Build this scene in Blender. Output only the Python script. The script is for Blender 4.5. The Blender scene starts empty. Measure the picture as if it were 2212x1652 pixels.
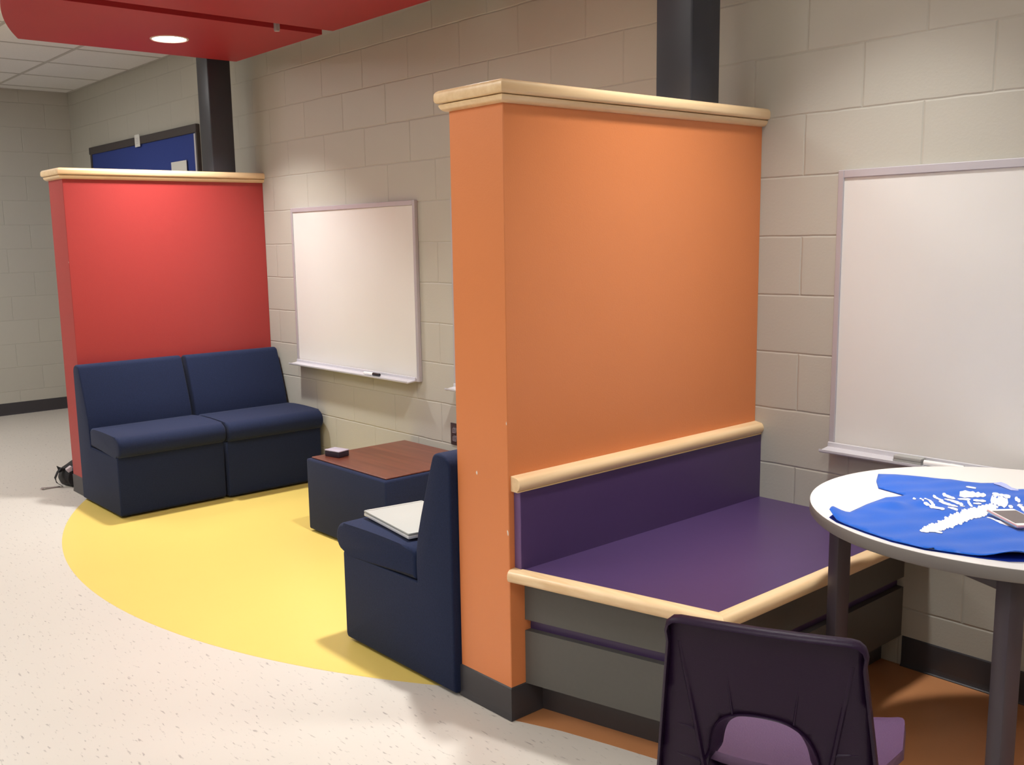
import bpy, bmesh, math, random
from mathutils import Vector, Matrix
from mathutils.geometry import delaunay_2d_cdt

random.seed(7)
C = bpy.context.scene.collection
scene = bpy.context.scene

# ------------------------------------------------------------------ camera
def look(yaw, pitch, roll):
    cy, sy, cp, sp = math.cos(yaw), math.sin(yaw), math.cos(pitch), math.sin(pitch)
    f = Vector((-sy*cp, cy*cp, sp)); r = Vector((cy, sy, 0)); u = r.cross(f)
    cr, sr = math.cos(roll), math.sin(roll)
    r2 = r*cr + u*sr; u2 = u*cr - r*sr
    return Matrix((r2, u2, -f)).transposed()
cam_data = bpy.data.cameras.new('camera')
cam = bpy.data.objects.new('camera', cam_data); C.objects.link(cam)
cam.location = (1.7118, -3.0914, 1.4391)
cam.rotation_euler = look(0.871694, -0.158090, -0.020340).to_euler()
cam_data.sensor_fit = 'HORIZONTAL'; cam_data.sensor_width = 36.0
cam_data.lens = 36.0*2148.06/2212.0
cam_data.shift_x = 78.57/2212.0; cam_data.shift_y = 28.75/2212.0
cam_data.clip_start = 0.05
scene.camera = cam

# ------------------------------------------------------------------ world, exposure
w = bpy.data.worlds.new('world'); scene.world = w; w.use_nodes = True
w.node_tree.nodes['Background'].inputs[0].default_value = (0.5, 0.48, 0.46, 1)
w.node_tree.nodes['Background'].inputs[1].default_value = 0.05
scene.view_settings.view_transform = 'Standard'
scene.view_settings.look = 'None'
scene.view_settings.exposure = 0.0
scene.view_settings.gamma = 1.0
scene.view_settings.use_curve_mapping = False

DL_POWER = 20.0       # each recessed downlight
TROFFER = 14.5        # emission strength of the room's ceiling troffers
WARM = (1.0, 0.985, 0.955)
COOL = (1.0, 0.985, 0.965)

# ------------------------------------------------------------------ materials
def srgb(r, g, b):
    def f(c):
        c /= 255.0
        return c/12.92 if c <= 0.04045 else ((c+0.055)/1.055)**2.4
    return (f(r), f(g), f(b), 1)

def mat(name, col, rough=0.5, metal=0.0, var=0.0, vscale=8.0, bump=0.0, bscale=60.0, spec=0.5, sheen=0.0, stretch=None, coat=0.0):
    m = bpy.data.materials.new(name); m.use_nodes = True
    nt = m.node_tree; b = nt.nodes['Principled BSDF']
    b.inputs['Base Color'].default_value = col
    b.inputs['Roughness'].default_value = rough
    b.inputs['Metallic'].default_value = metal
    b.inputs['Specular IOR Level'].default_value = spec
    if sheen:
        b.inputs['Sheen Weight'].default_value = sheen
        b.inputs['Sheen Roughness'].default_value = 0.5
    if coat:
        b.inputs['Coat Weight'].default_value = coat
        b.inputs['Coat Roughness'].default_value = 0.25
    tc = nt.nodes.new('ShaderNodeTexCoord')
    vec = tc.outputs['Object']
    if stretch:
        mp = nt.nodes.new('ShaderNodeMapping'); mp.inputs['Scale'].default_value = stretch
        nt.links.new(vec, mp.inputs[0]); vec = mp.outputs[0]
    if var:
        n = nt.nodes.new('ShaderNodeTexNoise'); n.inputs['Scale'].default_value = vscale
        n.inputs['Detail'].default_value = 5
        nt.links.new(vec, n.inputs['Vector'])
        mx = nt.nodes.new('ShaderNodeMix'); mx.data_type = 'RGBA'
        mx.inputs[6].default_value = tuple(min(1, c*(1-var)) for c in col[:3])+(1,)
        mx.inputs[7].default_value = tuple(min(1, c*(1+var)) for c in col[:3])+(1,)
        nt.links.new(n.outputs['Fac'], mx.inputs[0])
        nt.links.new(mx.outputs[2], b.inputs['Base Color'])
    if bump:
        n2 = nt.nodes.new('ShaderNodeTexNoise'); n2.inputs['Scale'].default_value = bscale
        n2.inputs['Detail'].default_value = 4
        nt.links.new(tc.outputs['Object'], n2.inputs['Vector'])
        bp = nt.nodes.new('ShaderNodeBump'); bp.inputs['Strength'].default_value = bump
        bp.inputs['Distance'].default_value = 0.002
        nt.links.new(n2.outputs['Fac'], bp.inputs['Height'])
        nt.links.new(bp.outputs[0], b.inputs['Normal'])
    return m

def block_mat(name, col, axis):
    """painted concrete block: running bond 16 x 8 inch, tooled joints."""
    m = bpy.data.materials.new(name); m.use_nodes = True
    nt = m.node_tree; b = nt.nodes['Principled BSDF']
    b.inputs['Roughness'].default_value = 0.42
    b.inputs['Specular IOR Level'].default_value = 0.35
    tc = nt.nodes.new('ShaderNodeTexCoord')
    sep = nt.nodes.new('ShaderNodeSeparateXYZ'); nt.links.new(tc.outputs['Object'], sep.inputs[0])
    com = nt.nodes.new('ShaderNodeCombineXYZ')
    nt.links.new(sep.outputs[axis], com.inputs[0]); nt.links.new(sep.outputs[2], com.inputs[1])
    # slight waviness of the joints
    nz = nt.nodes.new('ShaderNodeTexNoise'); nz.inputs['Scale'].default_value = 9.0
    nt.links.new(tc.outputs['Object'], nz.inputs['Vector'])
    sc = nt.nodes.new('ShaderNodeVectorMath'); sc.operation = 'SCALE'; sc.inputs[3].default_value = 0.006
    nt.links.new(nz.outputs['Color'], sc.inputs[0])
    ad = nt.nodes.new('ShaderNodeVectorMath'); nt.links.new(com.outputs[0], ad.inputs[0]); nt.links.new(sc.outputs[0], ad.inputs[1])
    br = nt.nodes.new('ShaderNodeTexBrick')
    br.offset = 0.5; br.offset_frequency = 2; br.squash = 1.0
    br.inputs['Scale'].default_value = 1.0
    br.inputs['Mortar Size'].default_value = 0.0055
    br.inputs['Mortar Smooth'].default_value = 1.0
    br.inputs['Brick Width'].default_value = 0.4064
    br.inputs['Row Height'].default_value = 0.2032
    br.inputs['Color1'].default_value = (col[0]*1.0, col[1]*1.0, col[2]*1.0, 1)
    br.inputs['Color2'].default_value = (col[0]*0.97, col[1]*0.97, col[2]*0.97, 1)
    br.inputs['Mortar'].default_value = (col[0]*0.94, col[1]*0.94, col[2]*0.94, 1)
    nt.links.new(ad.outputs[0], br.inputs['Vector'])
    nt.links.new(br.outputs['Color'], b.inputs['Base Color'])
    n2 = nt.nodes.new('ShaderNodeTexNoise'); n2.inputs['Scale'].default_value = 110; n2.inputs['Detail'].default_value = 6
    nt.links.new(tc.outputs['Object'], n2.inputs['Vector'])
    inv = nt.nodes.new('ShaderNodeMath'); inv.operation = 'MULTIPLY_ADD'; inv.inputs[1].default_value = -1.0; inv.inputs[2].default_value = 1.0
    nt.links.new(br.outputs['Fac'], inv.inputs[0])
    bp = nt.nodes.new('ShaderNodeBump'); bp.inputs['Strength'].default_value = 0.5; bp.inputs['Distance'].default_value = 0.004
    nt.links.new(inv.outputs[0], bp.inputs['Height'])
    bp2 = nt.nodes.new('ShaderNodeBump'); bp2.inputs['Strength'].default_value = 0.30; bp2.inputs['Distance'].default_value = 0.0015
    nt.links.new(n2.outputs['Fac'], bp2.inputs['Height']); nt.links.new(bp.outputs[0], bp2.inputs['Normal'])
    nt.links.new(bp2.outputs[0], b.inputs['Normal'])
    return m

def floor_mat(name, base, speck, rough=0.33, amount=0.5):
    """vinyl tile with short streaky flecks."""
    m = bpy.data.materials.new(name); m.use_nodes = True
    nt = m.node_tree; b = nt.nodes['Principled BSDF']
    b.inputs['Roughness'].default_value = rough
    b.inputs['Specular IOR Level'].default_value = 0.4
    tc = nt.nodes.new('ShaderNodeTexCoord')
    mp = nt.nodes.new('ShaderNodeMapping')
    mp.inputs['Rotation'].default_value = (0, 0, math.radians(25))
    mp.inputs['Scale'].default_value = (26, 95, 1)
    nt.links.new(tc.outputs['Object'], mp.inputs[0])
    n = nt.nodes.new('ShaderNodeTexNoise'); n.inputs['Scale'].default_value = 1.0; n.inputs['Detail'].default_value = 2.0
    nt.links.new(mp.outputs[0], n.inputs['Vector'])
    rp = nt.nodes.new('ShaderNodeValToRGB')
    rp.color_ramp.elements[0].position = 0.27; rp.color_ramp.elements[0].color = (1, 1, 1, 1)
    rp.color_ramp.elements[1].position = 0.37; rp.color_ramp.elements[1].color = (0, 0, 0, 1)
    nt.links.new(n.outputs['Fac'], rp.inputs[0])
    big = nt.nodes.new('ShaderNodeTexNoise'); big.inputs['Scale'].default_value = 2.2; big.inputs['Detail'].default_value = 3
    nt.links.new(tc.outputs['Object'], big.inputs['Vector'])
    m0 = nt.nodes.new('ShaderNodeMix'); m0.data_type = 'RGBA'
    m0.inputs[6].default_value = tuple(c*0.97 for c in base[:3])+(1,); m0.inputs[7].default_value = base
    nt.links.new(big.outputs['Fac'], m0.inputs[0])
    ml = nt.nodes.new('ShaderNodeMath'); ml.operation = 'MULTIPLY'; ml.inputs[1].default_value = amount
    nt.links.new(rp.outputs[0], ml.inputs[0])
    mx = nt.nodes.new('ShaderNodeMix'); mx.data_type = 'RGBA'
    nt.links.new(ml.outputs[0], mx.inputs[0]); nt.links.new(m0.outputs[2], mx.inputs[6]); mx.inputs[7].default_value = speck
    nt.links.new(mx.outputs[2], b.inputs['Base Color'])
    return m

def wood_mat(name, c1, c2, rough=0.35, scale=(1.5, 22, 22), coat=0.3):
    m = bpy.data.materials.new(name); m.use_nodes = True
    nt = m.node_tree; b = nt.nodes['Principled BSDF']
    b.inputs['Roughness'].default_value = rough
    b.inputs['Coat Weight'].default_value = coat; b.inputs['Coat Roughness'].default_value = 0.22
    tc = nt.nodes.new('ShaderNodeTexCoord')
    mp = nt.nodes.new('ShaderNodeMapping'); mp.inputs['Scale'].default_value = scale
    nt.links.new(tc.outputs['Object'], mp.inputs[0])
    n = nt.nodes.new('ShaderNodeTexNoise'); n.inputs['Scale'].default_value = 2.0; n.inputs['Detail'].default_value = 6
    nt.links.new(mp.outputs[0], n.inputs['Vector'])
    r = nt.nodes.new('ShaderNodeValToRGB')
    r.color_ramp.elements[0].position = 0.3; r.color_ramp.elements[0].color = c1
    r.color_ramp.elements[1].position = 0.7; r.color_ramp.elements[1].color = c2
    nt.links.new(n.outputs['Fac'], r.inputs[0]); nt.links.new(r.outputs[0], b.inputs['Base Color'])
    return m

def ceil_mat(name, col):
    m = bpy.data.materials.new(name); m.use_nodes = True
    nt = m.node_tree; b = nt.nodes['Principled BSDF']; b.inputs['Roughness'].default_value = 0.9
    tc = nt.nodes.new('ShaderNodeTexCoord')
    n = nt.nodes.new('ShaderNodeTexNoise'); n.inputs['Scale'].default_value = 120; n.inputs['Detail'].default_value = 4
    nt.links.new(tc.outputs['Object'], n.inputs['Vector'])
    mx = nt.nodes.new('ShaderNodeMix'); mx.data_type = 'RGBA'
    mx.inputs[6].default_value = tuple(c*0.86 for c in col[:3])+(1,); mx.inputs[7].default_value = col
    nt.links.new(n.outputs['Fac'], mx.inputs[0]); nt.links.new(mx.outputs[2], b.inputs['Base Color'])
    return m

def emit_mat(name, col, strength):
    m = bpy.data.materials.new(name); m.use_nodes = True
    b = m.node_tree.nodes['Principled BSDF']
    b.inputs['Base Color'].default_value = (0.8, 0.8, 0.8, 1)
    b.inputs['Emission Color'].default_value = tuple(col)+(1,)
    b.inputs['Emission Strength'].default_value = strength
    return m

M = {}
WALLC = srgb(188, 185, 174)
M['block_x'] = block_mat('painted block along x', WALLC, 0)
M['block_y'] = block_mat('painted block along y', WALLC, 1)
M['plain'] = mat('painted plaster', WALLC, 0.6)
M['floor'] = floor_mat('speckled cream vinyl tile', srgb(215, 208, 199), srgb(116, 106, 104), amount=0.55)
M['yellow'] = floor_mat('yellow vinyl tile', srgb(234, 206, 114), srgb(235, 200, 100), amount=0.25)
M['orange_floor'] = floor_mat('orange vinyl tile', srgb(196, 134, 88), srgb(180, 118, 80), amount=0.25)
M['ceiling'] = ceil_mat('acoustic ceiling tile', srgb(240, 238, 232))
M['tbar'] = mat('ceiling grid paint', srgb(190, 185, 176), 0.5)
M['base'] = mat('charcoal vinyl base', srgb(62, 60, 64), 0.38, var=0.06)
M['red'] = mat('red paint', srgb(170, 58, 56), 0.42, var=0.03, vscale=3, bump=0.15, bscale=220)
M['soffit'] = mat('soffit red paint', srgb(164, 34, 42), 0.5, var=0.03, vscale=3)
M['orange'] = mat('orange paint', srgb(222, 134, 80), 0.42, var=0.03, vscale=3, bump=0.15, bscale=220)
M['chip'] = mat('bare plaster chip', srgb(235, 225, 215), 0.8)
M['maple'] = wood_mat('clear maple across', srgb(230, 194, 146), srgb(244, 214, 170), scale=(22, 1.2, 22))
M['maple_x'] = wood_mat('clear maple lengthwise', srgb(228, 190, 142), srgb(246, 216, 172), scale=(1.5, 22, 22))
M['cherry'] = wood_mat('cherry laminate', srgb(94, 46, 34), srgb(120, 64, 47), rough=0.35, scale=(1.0, 16, 16), coat=0.1)
M['steel'] = mat('charcoal enamelled steel', srgb(50, 52, 62), 0.38, var=0.03, vscale=4)
M['navy'] = mat('navy upholstery', srgb(27, 37, 66), 0.85, var=0.3, vscale=160, bump=0.5, bscale=350, spec=0.2, sheen=0.05)
M['black_glide'] = mat('black plastic', srgb(22, 22, 24), 0.5)
M['purple'] = mat('purple laminate', srgb(76, 56, 98), 0.36, var=0.05, vscale=30, spec=0.45)
M['purple_edge'] = mat('purple laminate edge', srgb(110, 84, 130), 0.5)
M['grey_lam'] = mat('grey laminate', srgb(90, 88, 84), 0.5, var=0.05, vscale=80)
M['wb'] = mat('whiteboard enamel', srgb(224, 222, 218), 0.24, var=0.02, vscale=5, spec=0.5)
M['alu'] = mat('satin aluminium', srgb(190, 186, 192), 0.40, metal=0.3)
M['alu_light'] = mat('bright aluminium', srgb(214, 214, 220), 0.35, metal=0.3)
M['white_plastic'] = mat('white plastic', srgb(240, 238, 236), 0.4)
M['black_plastic'] = mat('glossy black plastic', srgb(20, 20, 24), 0.3)
M['dark_plate'] = mat('brown wall plate', srgb(72, 58, 60), 0.4)
M['grey_recept'] = mat('grey receptacle', srgb(120, 110, 116), 0.4)
M['blue_fabric'] = mat('blue board fabric', srgb(46, 66, 140), 0.95, var=0.08, vscale=60)
M['dark_frame'] = mat('dark bronze frame', srgb(66, 60, 60), 0.5)
M['paper'] = mat('white paper', srgb(222, 222, 216), 0.8)
M['table_white'] = mat('white table laminate', srgb(238, 234, 230), 0.30, spec=0.5)
M['table_edge'] = mat('grey table edge', srgb(126, 120, 116), 0.5)
M['leg_metal'] = mat('charcoal tube steel', srgb(66, 58, 66), 0.4, spec=0.5)
M['shell'] = mat('shaded purple plastic', srgb(38, 20, 46), 0.42, var=0.05, vscale=200, bump=0.2, bscale=400, spec=0.25)  # chair back: its shade is put into a darker purple
M['shell_lit'] = mat('lit purple plastic', srgb(98, 72, 108), 0.42, var=0.05, vscale=120, bump=0.3, bscale=300)  # same chair plastic, paler: light on the seat put into the colour
M['chrome'] = mat('chromed tube', srgb(170, 170, 175), 0.18, metal=1.0)
M['shirt'] = mat('royal blue cotton', srgb(16, 96, 205), 0.85, var=0.06, vscale=20, bump=0.3, bscale=300, spec=0.2, sheen=0.3)
M['shirt_shaded'] = mat('shaded blue cotton', srgb(22, 50, 150), 0.9, spec=0.2)  # same cotton, darkened for the shade inside the hem
M['print'] = mat('white ink', srgb(246, 246, 250), 0.6)
M['neck'] = mat('neck lining', srgb(176, 186, 232), 0.8)
M['phone_edge'] = mat('rose phone edge', srgb(205, 160, 165), 0.35)
M['phone_side'] = mat('pale phone side', srgb(150, 185, 205), 0.35)
M['phone_screen'] = mat('dark phone glass', srgb(98, 86, 84), 0.15)
M['laptop'] = mat('pale silver shell', srgb(176, 178, 174), 0.45, metal=0.1)
M['laptop_edge'] = mat('bright silver edge', srgb(232, 232, 234), 0.35, metal=0.2)
M['laptop_hinge'] = mat('grey hinge band', srgb(165, 165, 162), 0.5)
M['device_top'] = mat('lilac grey lid', srgb(178, 170, 186), 0.45)
M['device_body'] = mat('dark plum case', srgb(40, 28, 42), 0.45)
M['bag'] = mat('black nylon', srgb(22, 20, 24), 0.7, var=0.2, vscale=30, bump=0.5, bscale=60)
M['bag_blue'] = mat('dark blue nylon', srgb(40, 60, 84), 0.7)
M['tag'] = mat('pale webbing tag', srgb(200, 186, 190), 0.7)
M['strap_end'] = mat('grey strap end', srgb(160, 145, 142), 0.6)
M['lamp'] = emit_mat('lamp lens', (1.0, 0.95, 0.88), 12.0)
M['troffer'] = emit_mat('troffer diffuser', COOL, TROFFER)
M['ring'] = mat('white trim ring', srgb(225, 205, 195), 0.35)
M['sofdark'] = mat('panel edge paint', srgb(150, 34, 40), 0.6)

# ------------------------------------------------------------------ mesh helpers
def link(name, me, m, parent=None, loc=(0, 0, 0), mats=None):
    o = bpy.data.objects.new(name, me); C.objects.link(o)
    for mm in (mats or [m]): me.materials.append(mm)
    o.location = loc
    if parent is not None: o.parent = parent
    return o
def fin(bm, name, m, parent=None, loc=(0, 0, 0), smooth=None, mats=None):
    bmesh.ops.recalc_face_normals(bm, faces=bm.faces[:])
    me = bpy.data.meshes.new(name); bm.to_mesh(me); bm.free()
    if smooth is not None:
        for p in me.polygons: p.use_smooth = True
        me.set_sharp_from_angle(angle=math.radians(smooth))
    return link(name, me, m, parent, loc, mats)
def thing(name, label, cat, loc=(0, 0, 0), rz=0.0, group=None):
    o = bpy.data.objects.new(name, None); C.objects.link(o)
    o.location = loc; o.rotation_euler = (0, 0, rz); o.empty_display_size = 0.1
    o['label'] = label; o['category'] = cat
    if group: o['group'] = group
    return o
def tag(o, label, cat, group=None):
    o['label'] = label; o['category'] = cat
    if group: o['group'] = group
    return o
def struct(o, label=None, cat=None):
    o['kind'] = 'structure'
    if label: o['label'] = label
    if cat: o['category'] = cat
    return o
def bx(bm, x0, x1, y0, y1, z0, z1, bev=0.0, seg=2):
    vs = [bm.verts.new(p) for p in ((x0,y0,z0),(x1,y0,z0),(x1,y1,z0),(x0,y1,z0),(x0,y0,z1),(x1,y0,z1),(x1,y1,z1),(x0,y1,z1))]
    fs = [bm.faces.new([vs[i] for i in q]) for q in ((3,2,1,0),(4,5,6,7),(0,1,5,4),(1,2,6,5),(2,3,7,6),(3,0,4,7))]
    if bev > 0:
        es = list({e for f in fs for e in f.edges})
        bmesh.ops.bevel(bm, geom=es, offset=bev, segments=seg, profile=0.5, affect='EDGES')
    return vs
def box(name, m, parent, x0, x1, y0, y1, z0, z1, bev=0.0, seg=2, loc=(0,0,0)):
    bm = bmesh.new(); bx(bm, x0, x1, y0, y1, z0, z1, bev, seg)
    return fin(bm, name, m, parent, loc, smooth=35 if bev else None)
def prism(bm, pts, z0, z1):
    """plan polygon extruded in z"""
    a = [bm.verts.new((x, y, z0)) for x, y in pts]; b = [bm.verts.new((x, y, z1)) for x, y in pts]
    n = len(pts)
    fs = [bm.faces.new(a[::-1]), bm.faces.new(b)]
    for i in range(n): fs.append(bm.faces.new([a[i], a[(i+1) % n], b[(i+1) % n], b[i]]))
    return fs
def extr(bm, prof, y0, y1, bev=0.0, seg=2):
    """profile in x-z extruded along y"""
    a = [bm.verts.new((x, y0, z)) for x, z in prof]; b = [bm.verts.new((x, y1, z)) for x, z in prof]
    n = len(prof)
    f0 = bm.faces.new(a); f1 = bm.faces.new(b[::-1])
    for i in range(n): bm.faces.new([a[i], b[i], b[(i+1) % n], a[(i+1) % n]])
    if bev > 0:
        es = list(f0.edges)+list(f1.edges)
        bmesh.ops.bevel(bm, geom=es, offset=bev, segments=seg, profile=0.5, affect='EDGES')
def cyl(bm, c, r, h, seg=32, axis='Z', r2=None):
    r2 = r if r2 is None else r2
    ret = bmesh.ops.create_cone(bm, cap_ends=True, segments=seg, radius1=r, radius2=r2, depth=h)
    mt = Matrix.Translation(Vector(c))
    if axis == 'X': mt = mt @ Matrix.Rotation(math.pi/2, 4, 'Y')
    if axis == 'Y': mt = mt @ Matrix.Rotation(math.pi/2, 4, 'X')
    bmesh.ops.transform(bm, matrix=mt, verts=ret['verts'])
    return ret['verts']
def arc(cx, cz, r, a0, a1, n):
    return [(cx+r*math.cos(math.radians(a0+(a1-a0)*i/n)), cz+r*math.sin(math.radians(a0+(a1-a0)*i/n))) for i in range(n+1)]
def tube(bm, pts, r, seg=10):
    pts = [Vector(p) for p in pts]
    rings = []
    up = Vector((0.13, 0.21, 1)).normalized()
    for i, p in enumerate(pts):
        t = (pts[min(i+1, len(pts)-1)]-pts[max(i-1, 0)]).normalized()
        s = t.cross(up)
        if s.length < 1e-3: s = t.cross(Vector((1, 0, 0)))
        s.normalize(); u = s.cross(t).normalized()
        rings.append([bm.verts.new(p+(s*math.cos(2*math.pi*k/seg)+u*math.sin(2*math.pi*k/seg))*r) for k in range(seg)])
    for a, b in zip(rings, rings[1:]):
        for k in range(seg): bm.faces.new([a[k], a[(k+1) % seg], b[(k+1) % seg], b[k]])
    bm.faces.new(rings[0][::-1]); bm.faces.new(rings[-1])
def dup_tree(root, loc, rz, label):
    r = root.copy(); C.objects.link(r); r.location = loc; r.rotation_euler = (0, 0, rz); r['label'] = label
    for ch in list(root.children):
        c = ch.copy(); C.objects.link(c); c.parent = r
        for g in list(ch.children):
            d = g.copy(); C.objects.link(d); d.parent = c
    return r

# ------------------------------------------------------------------ dimensions
XL, XR_, YF, H = -7.39, 4.6, -7.0, 2.746
OR, OL, YE = -0.374, -0.608, -1.221      # orange partition faces and free end
RR, RL = -3.994, -4.228                   # red partition
BT = 1.803

# ------------------------------------------------------------------ room shell
fl = struct(box('floor', M['floor'], None, XL-0.1, XR_+0.1, YF-0.1, 0.1, -0.10, 0.0))
cx, cyc, rad = -2.3507, 1.0622, 2.8203
pts = []
for i in range(49):
    x = RR + (OL+0.07-RR)*i/48
    pts.append((x, cyc-math.sqrt(rad*rad-(x-cx)**2)))
pts = [(RR, 0)]+pts+[(OL+0.07, 0)]
bm = bmesh.new(); prism(bm, pts, -0.002, 0.0006)
yl = fin(bm, 'yellow_inlay', M['yellow'], fl); yl['label'] = 'yellow curved floor inlay'
# orange inlay of the bench bay: its edge swings back from the partition corner and out again
opts = [(OR, -1.213)]
for i in range(1, 25):
    t = i/24.0; x = OR+3.46*t
    opts.append((x, -1.213+0.30*math.sin(math.pi*t)**0.8))
opts += [(3.086, 0), (OR, 0)]
bm = bmesh.new(); prism(bm, opts, -0.002, 0.0006)
oi = fin(bm, 'orange_inlay', M['orange_floor'], fl); oi['label'] = 'orange floor inlay of the bench bay'

wb_ = struct(box('wall_back', M['block_x'], None, XL-0.1, XR_+0.1, 0.0, 0.2, 0, H+0.1))
struct(box('wall_left', M['block_y'], None, XL-0.2, XL, YF-0.1, 0.0, 0, H+0.1))
struct(box('wall_right', M['block_y'], None, XR_, XR_+0.2, YF-0.1, 0.0, 0, H+0.1))
struct(box('wall_front', M['block_x'], None, XL-0.1, XR_+0.1, YF-0.2, YF, 0, H+0.1))
ce = struct(box('ceiling', M['ceiling'], None, XL-0.1, XR_+0.1, YF-0.1, 0.1, H, H+0.1))
bm = bmesh.new()
n = 0
x = -5.96-0.61*2
while x < XR_:
    bx(bm, x-0.012, x+0.012, YF, 0, H-0.002, H+0.001); x += 0.61
y = -0.62
while y > YF:
    bx(bm, XL, XR_, y-0.012, y+0.012, H-0.0025, H+0.001); y -= 0.61
bx(bm, XL, XR_, -0.02, 0, H-0.003, H); bx(bm, XL, XL+0.02, YF, 0, H-0.003, H)
fin(bm, 'ceiling_grid', M['tbar'], ce)

def cove_base(name, x0, x1, y0, y1, axis, side):
    """vinyl cove base, 4 inch, with a toe that flares onto the floor"""
    bm = bmesh.new()
    prof = [(0, 0), (0.010, 0), (0.010, 0.003), (0.0065, 0.006), (0.0045, 0.013), (0.0035, 0.022), (0.0035, 0.100), (0.0015, 0.104), (0, 0.104)]
    if axis == 'x':
        a = [bm.verts.new((x0, y0-side*p, z)) for p, z in prof]; b = [bm.verts.new((x1, y0-side*p, z)) for p, z in prof]
    else:
        a = [bm.verts.new((x0+side*p, y0, z)) for p, z in prof]; b = [bm.verts.new((x0+side*p, y1, z)) for p, z in prof]
    n = len(prof)
    bm.faces.new(a); bm.faces.new(b[::-1])
    for i in range(n): bm.faces.new([a[i], b[i], b[(i+1) % n], a[(i+1) % n]])
    return fin(bm, name, M['base'], None)
struct(cove_base('baseboard_back', 0.215, XR_, 0, 0, 'x', 1))
struct(cove_base('baseboard_back_alcove', RR, OL, 0, 0, 'x', 1))
struct(cove_base('baseboard_back_far', XL, RL, 0, 0, 'x', 1))
struct(cove_base('baseboard_left', XL, 0, YF, 0, 'y', 1))

# ------------------------------------------------------------------ partitions
def partition(name, label, xl, xr, paint, chips):
    t = thing(name, label, 'partition wall', ((xl+xr)/2, YE/2, 0))
    ox, oy = (xl+xr)/2, YE/2
    L = lambda a, b: (a-ox, b-ox)
    x0, x1 = L(xl, xr); y0, y1 = YE-oy, -oy
    bd = box('body', paint, t, x0, x1, y0, y1, 0.0, BT, 0.002, 1)
    # vinyl base around the free end
    bm = bmesh.new()
    prof = [(0, 0.002), (0.006, 0.002), (0.0045, 0.012), (0.0035, 0.022), (0.0035, 0.103), (0, 0.106)]
    rings = []
    path = [(x0, y1-0.002, -1, 0), (x0, y0, -1, -1), (x1, y0, 1, -1), (x1, y1-0.002, 1, 0)]
    for px, py, dx, dy in path:
        rings.append([bm.verts.new((px+dx*p, py+dy*p, z)) for p, z in prof])
    for a, b in zip(rings, rings[1:]):
        for i in range(len(prof)): bm.faces.new([a[i], b[i], b[(i+1) % len(prof)], a[(i+1) % len(prof)]])
    bm.faces.new(rings[0]); bm.faces.new(rings[-1][::-1])
    b_ = fin(bm, 'base_trim', M['base'], t); b_['label'] = 'charcoal vinyl base'
    # maple cap: eased plank over a smaller moulding
    def ring_sweep(prof, nm):
        bm = bmesh.new(); rings = []
        for px, py, dx, dy in path:
            yy = y1 if dy == 0 else py
            rings.append([bm.verts.new((px+dx*o, yy+dy*o, z)) for o, z in prof])
        k = len(prof)
        for a, b in zip(rings, rings[1:]):
            for i in range(k-1): bm.faces.new([a[i], b[i], b[i+1], a[i+1]])
        # close top and bottom between left and right runs
        bm.faces.new([rings[0][-1], rings[1][-1], rings[2][-1], rings[3][-1]])
        bm.faces.new([rings[3][0], rings[2][0], rings[1][0], rings[0][0]])
        bm.faces.new([r_ for r_ in rings[0]]+[r_ for r_ in rings[3][::-1]])
        return fin(bm, nm, M['maple'], t, smooth=40)
    plank = [(0.0, 1.8225), (0.024, 1.8225), (0.029, 1.826), (0.031, 1.832)]+[(0.031-0.016+0.016*math.cos(math.radians(a)), 1.844+0.016*math.sin(math.radians(a))) for a in (0, 22, 45, 67, 90)]
    mould = [(0.0, 1.800), (0.007, 1.800), (0.013, 1.803), (0.018, 1.808), (0.021, 1.814), (0.0215, 1.8185), (0.019, 1.8205)]
    m_ = ring_sweep(mould, 'cap_moulding')
    c_ = ring_sweep(plank, 'cap_plank'); c_['label'] = 'maple cap plank'
    if chips:
        bm = bmesh.new()
        for (cx_, cz_, w_, h_) in chips:
            vs = []
            for k in range(9):
                a = 2*math.pi*k/9; rr = 1+0.35*random.uniform(-1, 1)
                vs.append(bm.verts.new((cx_-ox+w_*rr*math.cos(a), y0-0.0006, cz_+h_*rr*math.sin(a))))
            bm.faces.new(vs)
        fin(bm, 'paint_chip', M['chip'], t)
    return t
partition('partition_wall', 'orange partition wall with maple cap between the two seating bays', OL, OR, M['orange'],
          [(-0.514, 0.742, 0.004, 0.007), (-0.379, 0.586, 0.003, 0.009), (-0.378, 0.909, 0.0018, 0.006)])
partition('partition_wall', 'red partition wall with maple cap behind the navy two-seat sofa', RL, RR, M['red'],
          [(-3.9975, 1.346, 0.003, 0.005)])

def column(label, x0, x1, y0, y1):
    t = tag(box('steel_column', M['steel'], None, -(x1-x0)/2, (x1-x0)/2, -(y1-y0)/2, (y1-y0)/2, 0, H-1.861, 0.008, 3,
                loc=((x0+x1)/2, (y0+y1)/2, 1.861)), label, 'column', 'square steel columns')
    return t
column('dark square steel column rising from the orange partition', -0.567, -0.415, -0.348, -0.194)
column('dark square steel column rising from the red partition', -4.187, -4.035, -0.306, -0.155)

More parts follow.
